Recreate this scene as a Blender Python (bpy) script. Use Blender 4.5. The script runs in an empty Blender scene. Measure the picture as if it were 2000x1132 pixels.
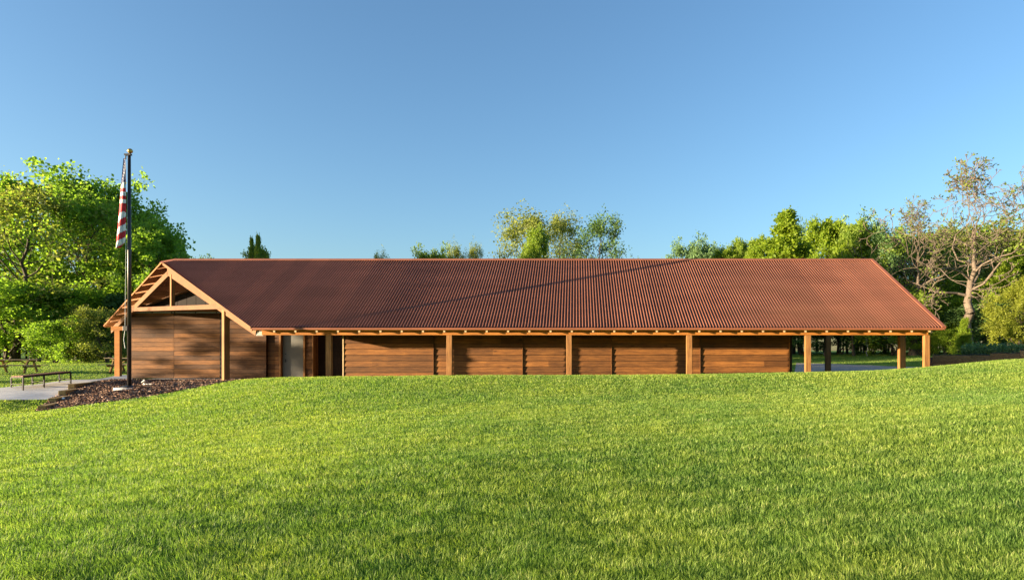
import bpy, bmesh, math, random
import numpy as np
from mathutils import Vector, Matrix, geometry
random.seed(7); rng = np.random.default_rng(11)
sc = bpy.context.scene
C = sc.collection
# ------------------------------------------------------------ frame of reference
F = 1225.0; PX = 1125.0; PY = 690.0; U = 24.5; EYE = 1.38
def W(px, py, D):
    y = D*U
    return Vector(((px-PX)/F*y, y, EYE+(PY-py)/F*y))
# ------------------------------------------------------------ camera
cam = bpy.data.cameras.new('camera'); camo = bpy.data.objects.new('camera', cam); C.objects.link(camo)
camo.location = (0, 0, EYE); camo.rotation_euler = (math.pi/2, 0, 0)
cam.sensor_width = 36; cam.lens = 36*F/2000
cam.shift_x = (1000-PX)/2000; cam.shift_y = (PY-566)/2000
cam.clip_end = 3000; cam.clip_start = 0.05
sc.camera = camo
# ------------------------------------------------------------ light
SUN_EL = math.radians(5.4); SUN_AZ = math.radians(70.0)      # azimuth left of straight behind the camera
to_sun = Vector((-math.sin(SUN_AZ)*math.cos(SUN_EL), -math.cos(SUN_AZ)*math.cos(SUN_EL), math.sin(SUN_EL)))
sl = bpy.data.lights.new('sun', 'SUN'); sl.energy = 5.0; sl.angle = math.radians(0.5); sl.color = (1.0, .81, .54)
so = bpy.data.objects.new('sun', sl); C.objects.link(so); so.rotation_euler = to_sun.to_track_quat('Z', 'Y').to_euler()
w = bpy.data.worlds.new('World'); sc.world = w; w.use_nodes = True
nt = w.node_tree; bg = nt.nodes['Background']
sky = nt.nodes.new('ShaderNodeTexSky'); sky.sky_type = 'NISHITA'; sky.sun_disc = False
sky.sun_elevation = SUN_EL; sky.sun_rotation = math.atan2(to_sun.x, to_sun.y)
sky.air_density = 1.0; sky.dust_density = 1.2; sky.ozone_density = 2.9
nt.links.new(sky.outputs[0], bg.inputs[0]); bg.inputs[1].default_value = 0.106
sc.view_settings.view_transform = 'Standard'; sc.view_settings.look = 'None'
sc.view_settings.exposure = 2.05; sc.view_settings.gamma = 1
# ------------------------------------------------------------ materials
def srgb(r, g, b):
    f = lambda c: ((c/255+.055)/1.055)**2.4 if c > 10 else c/255/12.92
    return (f(r), f(g), f(b), 1)
class NT:
    def __init__(s, name):
        s.m = bpy.data.materials.new(name); s.m.use_nodes = True; s.t = s.m.node_tree
        s.b = s.t.nodes['Principled BSDF']; s.out = s.t.nodes['Material Output']
    def n(s, typ, **k):
        nd = s.t.nodes.new(typ)
        for a, v in k.items(): setattr(nd, a, v)
        return nd
    def l(s, a, b): s.t.links.new(a, b)
    def coord(s, scale=(1, 1, 1), kind='Object'):
        tc = s.n('ShaderNodeTexCoord'); mp = s.n('ShaderNodeMapping'); mp.inputs['Scale'].default_value = scale
        s.l(tc.outputs[kind], mp.inputs[0]); return mp.outputs[0]
    def noise(s, vec, scale, detail=4, rough=.55):
        nd = s.n('ShaderNodeTexNoise'); nd.inputs['Scale'].default_value = scale
        nd.inputs['Detail'].default_value = detail; nd.inputs['Roughness'].default_value = rough
        s.l(vec, nd.inputs['Vector']); return nd.outputs[0]
    def ramp(s, fac, stops):
        nd = s.n('ShaderNodeValToRGB'); e = nd.color_ramp.elements
        while len(e) < len(stops): e.new(.5)
        for i, (p, c) in enumerate(stops): e[i].position = p; e[i].color = c
        s.l(fac, nd.inputs[0]); return nd.outputs[0]
    def mix(s, fac, a, b, mode='MIX'):
        nd = s.n('ShaderNodeMix', data_type='RGBA', blend_type=mode)
        for sock, v in ((0, fac), (6, a), (7, b)):
            if isinstance(v, (int, float, tuple)): nd.inputs[sock].default_value = v
            else: s.l(v, nd.inputs[sock])
        return nd.outputs[2]
    def attr(s, name):
        nd = s.n('ShaderNodeAttribute'); nd.attribute_name = name; return nd.outputs['Fac']
    def bump(s, h, strength=.3, dist=.02):
        nd = s.n('ShaderNodeBump'); nd.inputs['Strength'].default_value = strength; nd.inputs['Distance'].default_value = dist
        s.l(h, nd.inputs['Height']); s.l(nd.outputs[0], s.b.inputs['Normal'])
def c4(r, g, b): return (r, g, b, 1)
def wood(name, dark, mid, light, axis='X', rough=.75, boards=False):
    s = NT(name); k = {'X': (.6, 9, 9), 'Y': (9, .6, 9), 'Z': (9, 9, .6)}[axis]
    v = s.coord(k); a = s.noise(v, 3.0, 6, .65)
    col = s.ramp(a, [(.28, dark), (.5, mid), (.75, light)])
    v2 = s.coord((1.2, 1.2, 1.2)); bl = s.noise(v2, 1.1, 4)
    col = s.mix(s.ramp(bl, [(.35, c4(0, 0, 0)), (.75, c4(.55, .55, .55))]), col, dark)
    # knots
    vk = s.n('ShaderNodeTexVoronoi'); vk.inputs['Scale'].default_value = 1.0
    kk = {'X': (.9, 3.5, 3.5), 'Y': (3.5, .9, 3.5), 'Z': (3.5, 3.5, .9)}[axis]
    s.l(s.coord(kk), vk.inputs['Vector'])
    col = s.mix(s.ramp(vk.outputs['Distance'], [(.03, c4(.8, .8, .8)), (.11, c4(0, 0, 0))]), col, tuple(x*.35 for x in dark[:3])+(1,))
    if boards:
        t = s.attr('tone'); col = s.mix(1.0, col, s.ramp(t, [(0, c4(.50, .47, .46)), (.5, c4(.92, .9, .88)), (1, c4(1.4, 1.36, 1.28))]), 'MULTIPLY')
    s.l(col, s.b.inputs['Base Color']); s.b.inputs['Roughness'].default_value = rough
    s.b.inputs['Specular IOR Level'].default_value = .3
    s.bump(a, .35, .01); return s.m
def plain(name, col, rough=.6, metal=0, var=.25, scale=6, bump=.1):
    s = NT(name); n = s.noise(s.coord(), scale, 5)
    d = tuple(x*(1-var) for x in col[:3])+(1,); l = tuple(min(1, x*(1+var)) for x in col[:3])+(1,)
    s.l(s.ramp(n, [(.3, d), (.7, l)]), s.b.inputs['Base Color'])
    s.b.inputs['Roughness'].default_value = rough; s.b.inputs['Metallic'].default_value = metal
    if bump: s.bump(n, bump, .01)
    return s.m
M = {}
M['siding'] = wood('siding_wood', c4(.062, .024, .007), c4(.178, .070, .017), c4(.30, .128, .031), 'X', .7, True)
M['timber_z'] = wood('post_wood', c4(.13, .055, .018), c4(.29, .13, .038), c4(.42, .21, .07), 'Z')
M['timber_x'] = wood('beam_wood', c4(.20, .07, .012), c4(.40, .145, .022), c4(.50, .20, .04), 'X')
M['rafter'] = wood('rafter_wood', c4(.095, .038, .013), c4(.19, .082, .028), c4(.27, .13, .048), 'Y')
M['deck'] = wood('roof_deck_wood', c4(.18, .065, .018), c4(.32, .12, .03), c4(.40, .17, .05), 'X')
M['pale'] = wood('cut_end_wood', c4(.4, .28, .15), c4(.55, .4, .22), c4(.62, .48, .3), 'Z')
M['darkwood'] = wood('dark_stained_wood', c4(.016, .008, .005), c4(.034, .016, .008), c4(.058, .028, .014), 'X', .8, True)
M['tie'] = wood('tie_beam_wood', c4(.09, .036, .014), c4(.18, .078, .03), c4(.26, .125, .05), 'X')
M['shadewood'] = wood('shade_darkened_wood', c4(.006, .004, .003), c4(.013, .007, .005), c4(.022, .012, .008), 'X', .9)  # gable partition: shade inside the roof put into the colour, near black
M['treated'] = wood('treated_wood', c4(.17, .10, .03), c4(.38, .24, .08), c4(.50, .34, .13), 'X')
M['redwood'] = wood('bench_wood', c4(.07, .03, .018), c4(.16, .07, .04), c4(.25, .12, .07), 'X')
M['oldtimber'] = wood('old_timber', c4(.08, .05, .032), c4(.20, .13, .08), c4(.34, .23, .15), 'X', .85, True)
M['tabletop'] = wood('weathered_plank', c4(.14, .11, .07), c4(.26, .20, .12), c4(.36, .29, .19), 'X')
M['concrete'] = plain('concrete', c4(.56, .53, .49), .85, 0, .15, 3)
M['metal_dark'] = plain('dark_bronze_paint', c4(.035, .026, .022), .35, .3, .2)
M['black'] = plain('black_metal', c4(.015, .015, .017), .4, .3, .2)
M['galv'] = plain('galvanised_steel', c4(.5, .48, .44), .45, .4, .12, 20)
M['gold'] = plain('brass', c4(.55, .33, .08), .3, .8, .1)
M['greydoor'] = plain('grey_door_paint', c4(.13, .122, .105), .55, 0, .05, 2, 0)
M['white'] = plain('white_plastic', c4(.7, .7, .68), .4, 0, .05)
M['flag_red'] = plain('flag_red', c4(.52, .012, .02), .7, 0, .08)
M['flag_white'] = plain('flag_white', c4(.74, .72, .72), .7, 0, .05)
M['flag_blue'] = plain('flag_navy', c4(.015, .022, .09), .7, 0, .1)
def roofmat(name, a, b, rough=.42):
    s = NT(name); n = s.noise(s.coord((.25, .25, 2)), 1.2, 5)
    n2 = s.noise(s.coord((1, 1, 1)), 9, 3)
    col = s.ramp(n, [(.3, a), (.7, b)]); col = s.mix(.18, col, s.ramp(n2, [(.3, a), (.7, b)]))
    sx = s.n('ShaderNodeSeparateXYZ'); s.l(s.coord((1.25, 1, 1)), sx.inputs[0])      # roofing sheets differ a little in fading
    fl_ = s.n('ShaderNodeMath', operation='FLOOR'); s.l(sx.outputs[0], fl_.inputs[0])
    wn = s.n('ShaderNodeTexWhiteNoise', noise_dimensions='1D'); s.l(fl_.outputs[0], wn.inputs['W'])
    col = s.mix(1.0, col, s.ramp(wn.outputs['Value'], [(0, c4(.88, .88, .88)), (1, c4(1.08, 1.07, 1.06))]), 'MULTIPLY')
    s.l(col, s.b.inputs['Base Color']); s.b.inputs['Roughness'].default_value = rough; s.b.inputs['Metallic'].default_value = 0; s.b.inputs['Specular IOR Level'].default_value = .22
    return s.m
M['roof'] = roofmat('corrugated_roof_paint', c4(.158, .060, .034), c4(.232, .092, .055))
M['flash'] = roofmat('flashing_paint', c4(.22, .076, .042), c4(.30, .11, .06), .5)
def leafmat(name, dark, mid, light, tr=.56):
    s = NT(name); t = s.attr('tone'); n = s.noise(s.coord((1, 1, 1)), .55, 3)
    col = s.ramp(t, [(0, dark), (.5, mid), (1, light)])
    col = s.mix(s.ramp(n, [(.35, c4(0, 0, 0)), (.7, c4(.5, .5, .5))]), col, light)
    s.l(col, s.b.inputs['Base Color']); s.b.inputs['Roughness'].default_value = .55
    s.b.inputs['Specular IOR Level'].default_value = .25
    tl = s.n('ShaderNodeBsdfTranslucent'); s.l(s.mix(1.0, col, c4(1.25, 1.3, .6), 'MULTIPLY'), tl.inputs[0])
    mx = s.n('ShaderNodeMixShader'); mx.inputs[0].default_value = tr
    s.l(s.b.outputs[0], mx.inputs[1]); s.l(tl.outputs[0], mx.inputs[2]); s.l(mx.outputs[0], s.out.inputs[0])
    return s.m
M['leaf_green'] = leafmat('leaf_green', c4(0.094, 0.149, 0.027), c4(0.177, 0.268, 0.039), c4(0.312, 0.386, 0.056))
M['leaf_lime'] = leafmat('leaf_lime', c4(0.104, 0.175, 0.014), c4(0.184, 0.275, 0.021), c4(0.300, 0.367, 0.035))
M['leaf_fresh'] = leafmat('leaf_fresh', c4(.11, .20, .03), c4(.185, .31, .045), c4(.29, .42, .07), .64)
M['leaf_olive'] = leafmat('leaf_olive', c4(0.089, 0.120, 0.031), c4(0.191, 0.225, 0.055), c4(0.324, 0.353, 0.094))
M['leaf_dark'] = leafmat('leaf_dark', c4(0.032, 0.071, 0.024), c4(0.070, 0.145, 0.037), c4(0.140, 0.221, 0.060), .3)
M['leaf_blue'] = leafmat('leaf_blue', c4(0.060, 0.124, 0.060), c4(0.120, 0.211, 0.085), c4(0.200, 0.299, 0.118), .35)
M['leaf_yellow'] = leafmat('leaf_yellow', c4(.10, .13, .02), c4(.21, .24, .03), c4(.34, .36, .05))
M['bark'] = wood('bark_grey', c4(.035, .027, .02), c4(.09, .07, .05), c4(.16, .125, .09), 'Z', .9)
M['bark_tan'] = wood('bark_tan', c4(.07, .052, .04), c4(.155, .118, .088), c4(.25, .20, .15), 'Z', .9)
M['bark_white'] = wood('bark_white', c4(.35, .32, .28), c4(.55, .52, .47), c4(.7, .67, .62), 'Z', .8)
def grassmat():
    s = NT('grass_blade'); t = s.attr('tone'); v = s.coord((1, 1, 1))
    n = s.noise(v, .26, 4, .6); n2 = s.noise(v, 1.7, 3)
    a = s.ramp(t, [(0, c4(.05, .11, .022)), (.4, c4(.132, .238, .038)), (.78, c4(.27, .40, .085)), (1, c4(.48, .50, .20))])
    b = s.ramp(t, [(0, c4(.10, .16, .024)), (.4, c4(.225, .315, .042)), (.78, c4(.41, .49, .105)), (1, c4(.60, .60, .20))])
    f = s.ramp(s.mix(.3, n, n2), [(.42, c4(0, 0, 0)), (.60, c4(1, 1, 1))])
    col = s.mix(f, a, b)
    s.l(col, s.b.inputs['Base Color']); s.b.inputs['Roughness'].default_value = .5; s.b.inputs['Specular IOR Level'].default_value = .25
    tl = s.n('ShaderNodeBsdfTranslucent'); s.l(s.mix(1.0, col, c4(1.2, 1.25, .6), 'MULTIPLY'), tl.inputs[0])
    mx = s.n('ShaderNodeMixShader'); mx.inputs[0].default_value = .5
    s.l(s.b.outputs[0], mx.inputs[1]); s.l(tl.outputs[0], mx.inputs[2]); s.l(mx.outputs[0], s.out.inputs[0])
    return s.m
M['grass'] = grassmat()
def groundmat():
    s = NT('lawn_soil_and_grass'); v = s.coord()
    n = s.noise(v, .4, 4); n2 = s.noise(v, 9, 6, .7); n3 = s.noise(v, 60, 3, .7)
    a = s.ramp(s.mix(.5, n2, n3), [(.35, c4(.06, .12, .02)), (.5, c4(.12, .22, .03)), (.68, c4(.20, .29, .05))])
    col = s.mix(s.ramp(n, [(.4, c4(0, 0, 0)), (.65, c4(.4, .4, .4))]), a, c4(.14, .17, .03))
    s.l(col, s.b.inputs['Base Color']); s.b.inputs['Roughness'].default_value = .95
    s.b.inputs['Specular IOR Level'].default_value = .1
    s.bump(n3, .7, .04); return s.m
M['ground'] = groundmat()
def speck(name, stops, scale, rough=.9, bump=.6):
    s = NT(name); v = s.coord(); n = s.noise(v, scale, 4, .7); n2 = s.noise(v, scale*.15, 3)
    vo = s.n('ShaderNodeTexVoronoi'); vo.inputs['Scale'].default_value = scale; s.l(v, vo.inputs['Vector'])
    s.l(s.ramp(s.mix(.5, s.mix(.3, n, n2), vo.outputs['Color']), stops), s.b.inputs['Base Color'])
    s.b.inputs['Roughness'].default_value = rough; s.bump(n, bump, .03); return s.m
M['mulch'] = speck('mulch_ground', [(.3, c4(.035, .019, .012)), (.5, c4(.12, .06, .036)), (.7, c4(.24, .13, .08))], 16)
M['gravel'] = speck('gravel_ground', [(.3, c4(.20, .14, .11)), (.5, c4(.38, .29, .24)), (.7, c4(.55, .44, .37))], 22)
def chipmat():
    s = NT('bark_chip'); t = s.attr('tone')
    s.l(s.ramp(t, [(0, c4(.04, .019, .012)), (.5, c4(.15, .07, .042)), (.85, c4(.30, .165, .105)), (1, c4(.48, .35, .25))]), s.b.inputs['Base Color'])
    s.b.inputs['Roughness'].default_value = .85; return s.m
M['chip'] = chipmat()
# ------------------------------------------------------------ objects
def tag(o, label=None, cat=None, group=None, kind=None):
    if label: o['label'] = label
    if cat: o['category'] = cat
    if group: o['group'] = group
    if kind: o['kind'] = kind
    return o
def empty(name, loc=(0, 0, 0), rz=0, parent=None):
    o = bpy.data.objects.new(name, None); C.objects.link(o); o.location = loc; o.rotation_euler = (0, 0, rz)
    o.empty_display_size = .3
    if parent: o.parent = parent
    return o
def origin(o):
    v = Vector((0, 0, 0))
    while o is not None: v += o.location; o = o.parent
    return v
class MB:
    """collects world-space geometry, builds ONE mesh"""
    def __init__(s): s.v = []; s.f = []; s.mi = []; s.tone = []
    def add(s, vs, fs, mi=0, tone=None):
        b = len(s.v); s.v += [tuple(p) for p in vs]
        t = random.random() if tone is None else tone
        for f in fs: s.f.append(tuple(b+i for i in f)); s.mi.append(mi); s.tone.append(t)
        return s
    def hexa(s, p, mi=0, tone=None):   # 8 corners: bottom 0-3 ccw, top 4-7
        return s.add(p, [(3, 2, 1, 0), (4, 5, 6, 7), (0, 1, 5, 4), (1, 2, 6, 5), (2, 3, 7, 6), (3, 0, 4, 7)], mi, tone)
    def box(s, x0, x1, y0, y1, z0, z1, mi=0, tone=None):
        return s.hexa([(x0, y0, z0), (x1, y0, z0), (x1, y1, z0), (x0, y1, z0), (x0, y0, z1), (x1, y0, z1), (x1, y1, z1), (x0, y1, z1)], mi, tone)
    def beam(s, a, b, w, h, up=(0, 0, 1), mi=0, tone=None):
        """bar from a to b (centre line), w across, h along up"""
        a = Vector(a); b = Vector(b); d = (b-a).normalized(); up = Vector(up)
        sd = d.cross(up).normalized(); u = sd.cross(d).normalized()
        P = []
        for q in (a, b):
            for i, j in ((-1, -1), (1, -1), (1, 1), (-1, 1)): P.append(q+sd*(w/2*i)+u*(h/2*j))
        return s.add(P, [(3, 2, 1, 0), (4, 5, 6, 7), (0, 1, 5, 4), (1, 2, 6, 5), (2, 3, 7, 6), (3, 0, 4, 7)], mi, tone)
    def tube(s, pts, rad, n=8, mi=0, tone=None, cap=True):
        rings = []; pts = [Vector(p) for p in pts]
        if not hasattr(rad, '__len__'): rad = [rad]*len(pts)
        b = len(s.v)
        for i, p in enumerate(pts):
            d = (pts[min(i+1, len(pts)-1)]-pts[max(i-1, 0)]).normalized()
            a = Vector((1, 0, 0)) if abs(d.x) < .8 else Vector((0, 1, 0))
            e1 = d.cross(a).normalized(); e2 = d.cross(e1)
            for k in range(n):
                t = 2*math.pi*k/n; s.v.append(tuple(p+(e1*math.cos(t)+e2*math.sin(t))*rad[i]))
        t = random.random() if tone is None else tone
        for i in range(len(pts)-1):
            for k in range(n):
                k2 = (k+1) % n; s.f.append((b+i*n+k, b+i*n+k2, b+(i+1)*n+k2, b+(i+1)*n+k)); s.mi.append(mi); s.tone.append(t)
        if cap:
            s.f.append(tuple(b+k for k in range(n))[::-1]); s.f.append(tuple(b+(len(pts)-1)*n+k for k in range(n)))
            s.mi += [mi, mi]; s.tone += [t, t]
        return s
    def build(s, name, mats, parent=None, smooth=False, bevel=0):
        o0 = origin(parent)
        me = bpy.data.meshes.new(name); me.from_pydata([(a-o0.x, b-o0.y, c-o0.z) for a, b, c in s.v], [], s.f)
        if not isinstance(mats, (list, tuple)): mats = [mats]
        for m in mats: me.materials.append(m)
        me.polygons.foreach_set('material_index', s.mi)
        at = me.attributes.new('tone', 'FLOAT', 'FACE'); at.data.foreach_set('value', s.tone)
        bm = bmesh.new(); bm.from_mesh(me); bmesh.ops.recalc_face_normals(bm, faces=bm.faces); bm.to_mesh(me); bm.free()
        if smooth: me.polygons.foreach_set('use_smooth', [True]*len(me.polygons))
        o = bpy.data.objects.new(name, me); C.objects.link(o)
        if parent: o.parent = parent
        if bevel:
            bv = o.modifiers.new('bevel', 'BEVEL'); bv.width = bevel; bv.segments = 2; bv.limit_method = 'ANGLE'
        return o
def npmesh(name, verts, quads=None, tris=None, mat=None, tone=None, smooth=False, parent=None):
    me = bpy.data.meshes.new(name); me.vertices.add(len(verts)); me.vertices.foreach_set('co', verts.astype(np.float32).ravel())
    parts = []; tot = []
    if quads is not None and len(quads): parts.append(quads.ravel()); tot.append(np.full(len(quads), 4))
    if tris is not None and len(tris): parts.append(tris.ravel()); tot.append(np.full(len(tris), 3))
    lp = np.concatenate(parts).astype(np.int32); tt = np.concatenate(tot).astype(np.int32)
    me.loops.add(len(lp)); me.loops.foreach_set('vertex_index', lp)
    st = np.concatenate([[0], np.cumsum(tt)[:-1]]).astype(np.int32)
    me.polygons.add(len(tt)); me.polygons.foreach_set('loop_start', st); me.polygons.foreach_set('loop_total', tt)
    if tone is not None:
        at = me.attributes.new('tone', 'FLOAT', 'FACE'); at.data.foreach_set('value', tone.astype(np.float32))
    if smooth: me.polygons.foreach_set('use_smooth', np.ones(len(tt), dtype=bool))
    me.update(calc_edges=True)
    if mat: me.materials.append(mat)
    o = bpy.data.objects.new(name, me); C.objects.link(o)
    if parent: o.parent = parent
    return o
# ------------------------------------------------------------ terrain
ctl = []
def cp(px, py, D): p = W(px, py, D); ctl.append((p.x, p.y, p.z))
def cz(px, D, z): ctl.append(((px-PX)/F*D*U, D*U, z))
for px, z in ((-300, -.34), (0, -.28), (500, -.24), (1000, -.2), (1500, -.15), (2000, -.08), (2300, -.05)): cz(px, .2, z); cz(px, .05, z)
for px, z in ((-300, -.80), (0, -.62), (500, -.26), (1000, .02), (1500, .13), (2000, .38), (2300, .5)): cz(px, .5, z)
for px, z in ((-300, -.72), (0, -.57), (500, .0), (1000, .26), (1500, .33), (2000, .70), (2300, .9)): cz(px, .75, z)
for px, py in ((560, 738.5), (700, 738), (850, 737.5), (1000, 737), (1150, 737), (1300, 736), (1450, 734.5), (1577, 733)): cp(px, py, .965)
for px, py, D in ((1700, 728, .965), (1809, 720.5, .97), (1900, 712.5, .985), (2000, 705, 1.0), (2200, 690, 1.05)): cp(px, py, D)
for px, py, D in ((500, 741, .98), (480, 742.5, .985), (440, 747, .95), (400, 755, .92), (330, 769, .87), (280, 777, .85), (200, 788, .83), (100, 802, .82), (0, 806, .82), (-300, 815, .82)): cp(px, py, D)
for px in (600, 800, 1000, 1200, 1400, 1560): cz(px, 1.035, .12); cz(px, 1.10, -.08)
for px in (1650, 1750, 1830): cz(px, 1.05, .35)
for px in (650, 800, 1000, 1200, 1400, 1540): cz(px, 1.3, -.08); cz(px, 1.5, -.06)
for px in (300, 400, 500): cz(px, 1.42, -.06)
for px in (270, 350, 430, 500, 560): cz(px, 1.33, -.03)
cp(440, 743.2, 1.12); cp(440, 742.6, 1.24); cp(520, 741.8, 1.15); cp(350, 750, 1.06); cp(300, 755, 1.0); cp(250, 758, .915); cp(200, 766, .93); cp(150, 779, .91); cp(240, 745, 1.15); cp(180, 756, 1.05)
cp(134, 761.5, 1.04); cp(114, 775.5, .97); cp(95, 789.5, .90); cp(76, 804, .838); cp(150, 760, 1.05); cp(132, 774, .98); cp(112, 788.5, .905); cp(0, 759, 1.05); cp(71, 752, 1.11); cp(150, 742.5, 1.22); cz(226, 1.46, .06); cp(92, 780, .93); cp(0, 782, .9); cp(45, 770, .98)
cp(-300, 792, .95); cp(-300, 768, 1.1)
cp(0, 728, 1.5); cp(100, 722, 1.6); cz(230, 1.62, .28); cp(0, 706, 2.2); cp(200, 705, 2.2); cp(-300, 712, 2.0)
cz(600, 1.8, .1); cz(1000, 1.8, .1); cz(1400, 1.8, .2)
cp(1560, 730, 1.5); cp(1560, 709, 2.0); cz(1650, 1.35, .12); cp(1700, 722, 1.5); cp(1700, 713, 1.85); cp(1800, 718.5, 1.55); cp(1800, 705, 1.95)
cp(1600, 692, 2.7); cp(1800, 692, 2.5); cp(1900, 694, 2.1); cp(2000, 688, 2.2); cp(1850, 716, 1.3); cp(1950, 710, 1.3); cp(2100, 700, 1.35)
for px in (-600, 0, 600, 1200, 1800, 2600): cz(px, 4.0, 1.6 if px > 1000 else .9); cz(px, 9, 2.5)
for px in (-2500, 3800):
    for D in (.3, 1, 2, 3): cz(px, D, -.8 if px < 0 else 1.8)
cz(0, -.5, -.4); cz(1125, -1.0, -.3); cz(1125, -.3, -.2); ctl.append((-40, -30, -.6)); ctl.append((40, -30, .2))
ctl = np.array(ctl); K = len(ctl)
def tps(r2): return np.where(r2 > 1e-12, .5*r2*np.log(np.maximum(r2, 1e-12)), 0)
SC = 20.0
P0 = ctl[:, :2]/SC
A = np.zeros((K+3, K+3)); A[:K, :K] = tps(((P0[:, None]-P0[None])**2).sum(-1))+np.eye(K)*2e-4
A[:K, K] = 1; A[:K, K+1:] = P0; A[K, :K] = 1; A[K+1:, :K] = P0.T
sol = np.linalg.solve(A, np.concatenate([ctl[:, 2], [0, 0, 0]]))
def H(x, y):
    x = np.atleast_1d(np.asarray(x, float)); y = np.atleast_1d(np.asarray(y, float)); out = np.empty(len(x))
    xx = np.clip(x, -75, 75); yy = np.clip(y, -30, 200)
    for i in range(0, len(x), 100000):
        q = np.stack([xx[i:i+100000], yy[i:i+100000]], 1)/SC
        r2 = ((q[:, None]-P0[None])**2).sum(-1)
        out[i:i+100000] = tps(r2)@sol[:K]+sol[K]+q@sol[K+1:]
    # gentle humps of a mown lawn
    e_ = np.clip((23.0-y)/6, 0, 1)*np.clip((y+2)/3, 0, 1)
    out += (.018*np.sin(.55*x+.35*y)*np.sin(.30*x-.50*y+1.0)+.009*np.sin(2.3*x+1.1*np.sin(1.3*y))*np.sin(1.9*y+1.4*np.sin(1.1*x)))*e_
    out += .06*np.exp(-((y-8.4-.30*(x+.8))/1.5)**2)/(1+np.exp(np.clip(-(x+3)*1.2, -50, 50)))
    out -= .07*np.exp(-((y-16.5-.1*x)/2.8)**2-((x-1.5)/6.5)**2)
    return out
def h1(x, y): return float(H([x], [y])[0])
def axis_pts(a, b, fine, far):
    core = np.arange(a, b+1e-6, fine); s = fine; l = [core[0]]; r = [core[-1]]
    while r[-1] < far: s *= 1.12; r.append(r[-1]+s); l.append(l[-1]-s)
    return np.array(l[:0:-1]+list(core)+r[1:])
gx = axis_pts(-30, 26, .3, 500); gy = axis_pts(2, 40, .25, 600)
X, Y = np.meshgrid(gx, gy); Z = H(X.ravel(), Y.ravel())
nx, ny = len(gx), len(gy)
idx = np.arange(nx*ny).reshape(ny, nx)
q = np.stack([idx[:-1, :-1], idx[:-1, 1:], idx[1:, 1:], idx[1:, :-1]], -1).reshape(-1, 4)
lawn = npmesh('lawn_ground', np.stack([X.ravel(), Y.ravel(), Z], 1), q, mat=M['ground'], smooth=True); tag(lawn, kind='structure')
def pxD(l): return [(((px-PX)/F*D*U), D*U) for px, D in l]
def inside(poly, x, y):
    c = np.zeros(len(x), bool); n = len(poly)
    for i in range(n):
        x1, y1 = poly[i]; x2, y2 = poly[(i+1) % n]
        k = ((y1 > y) != (y2 > y)) & (x < (x2-x1)*(y-y1)/((y2-y1) if y2 != y1 else 1e-9)+x1); c ^= k
    return c
def sheet(name, poly, off, mat, step=.35, zfix=None):
    B = []
    for i in range(len(poly)):
        a = Vector(poly[i]); b = Vector(poly[(i+1) % len(poly)]); n = max(1, int((b-a).length/step))
        for k in range(n): B.append(a+(b-a)*k/n)
    nb = len(B); xs = [p.x for p in B]; ys = [p.y for p in B]
    g = np.array([(x, y) for x in np.arange(min(xs), max(xs), step) for y in np.arange(min(ys), max(ys), step)])
    g = g[inside(poly, g[:, 0], g[:, 1])]
    Bn = np.array([(p.x, p.y) for p in B]); keep = np.array([((Bn-p)**2).sum(1).min() > (step*.4)**2 for p in g])
    pts = B+[Vector(p) for p in g[keep]]
    r = geometry.delaunay_2d_cdt(pts, [], [list(range(nb))], 1, 1e-5)
    V = np.array([(p.x, p.y) for p in r[0]]); Zs = H(V[:, 0], V[:, 1])+off if zfix is None else np.full(len(V), zfix)
    me = bpy.data.meshes.new(name); me.from_pydata([(a, b, c) for (a, b), c in zip(V, Zs)], [], [tuple(f) for f in r[2]])
    me.materials.append(mat); me.polygons.foreach_set('use_smooth', [True]*len(me.polygons))
    bm = bmesh.new(); bm.from_mesh(me)
    for f in bm.faces:
        if f.normal.z < 0: f.normal_flip()
    bm.to_mesh(me); bm.free()
    o = bpy.data.objects.new(name, me); C.objects.link(o); tag(o, kind='structure'); return o
mulch_poly = pxD([(66, .83), (100, .82), (200, .83), (280, .85), (330, .87), (400, .92), (440, .95), (478, .985), (500, 1.02), (525, 1.1), (545, 1.2), (552, 1.325), (400, 1.325), (235, 1.325), (205, 1.20), (165, 1.10), (128, 1.03), (106, .96), (84, .89)])
path_poly = pxD([(-400, .88), (0, .90), (92, .925), (112, .965), (135, 1.05), (165, 1.12), (205, 1.22), (236, 1.335), (256, 1.335), (262, 1.50), (235, 1.50), (226, 1.475), (150, 1.23), (71, 1.115), (0, 1.055), (-400, 1.0)])
sheet('mulch_bed', mulch_poly, .02, M['mulch'])
sheet('path', path_poly, .035, M['concrete'])
gravel_poly = pxD([(1552, 1.45), (1552, 1.62), (1555, 2.0), (1620, 1.95), (1700, 1.84), (1800, 1.62), (1830, 1.5), (1815, 1.30), (1800, 1.14), (1660, 1.14), (1560, 1.14)])
sheet('gravel_yard', gravel_poly, .02, M['gravel'])
# concrete porch slab (a real slab with an edge)
def xu(u): return u/50.0
mb = MB()
A0 = (256-PX)/F*1.335*U
mb.box(A0, xu(-640), 1.335*U, 1.52*U, -.25, .0); mb.box(xu(-640)+.001, xu(470), 1.09*U, 1.52*U, -.25, .0)
tag(mb.build('porch_slab', M['concrete']), kind='structure')
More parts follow.
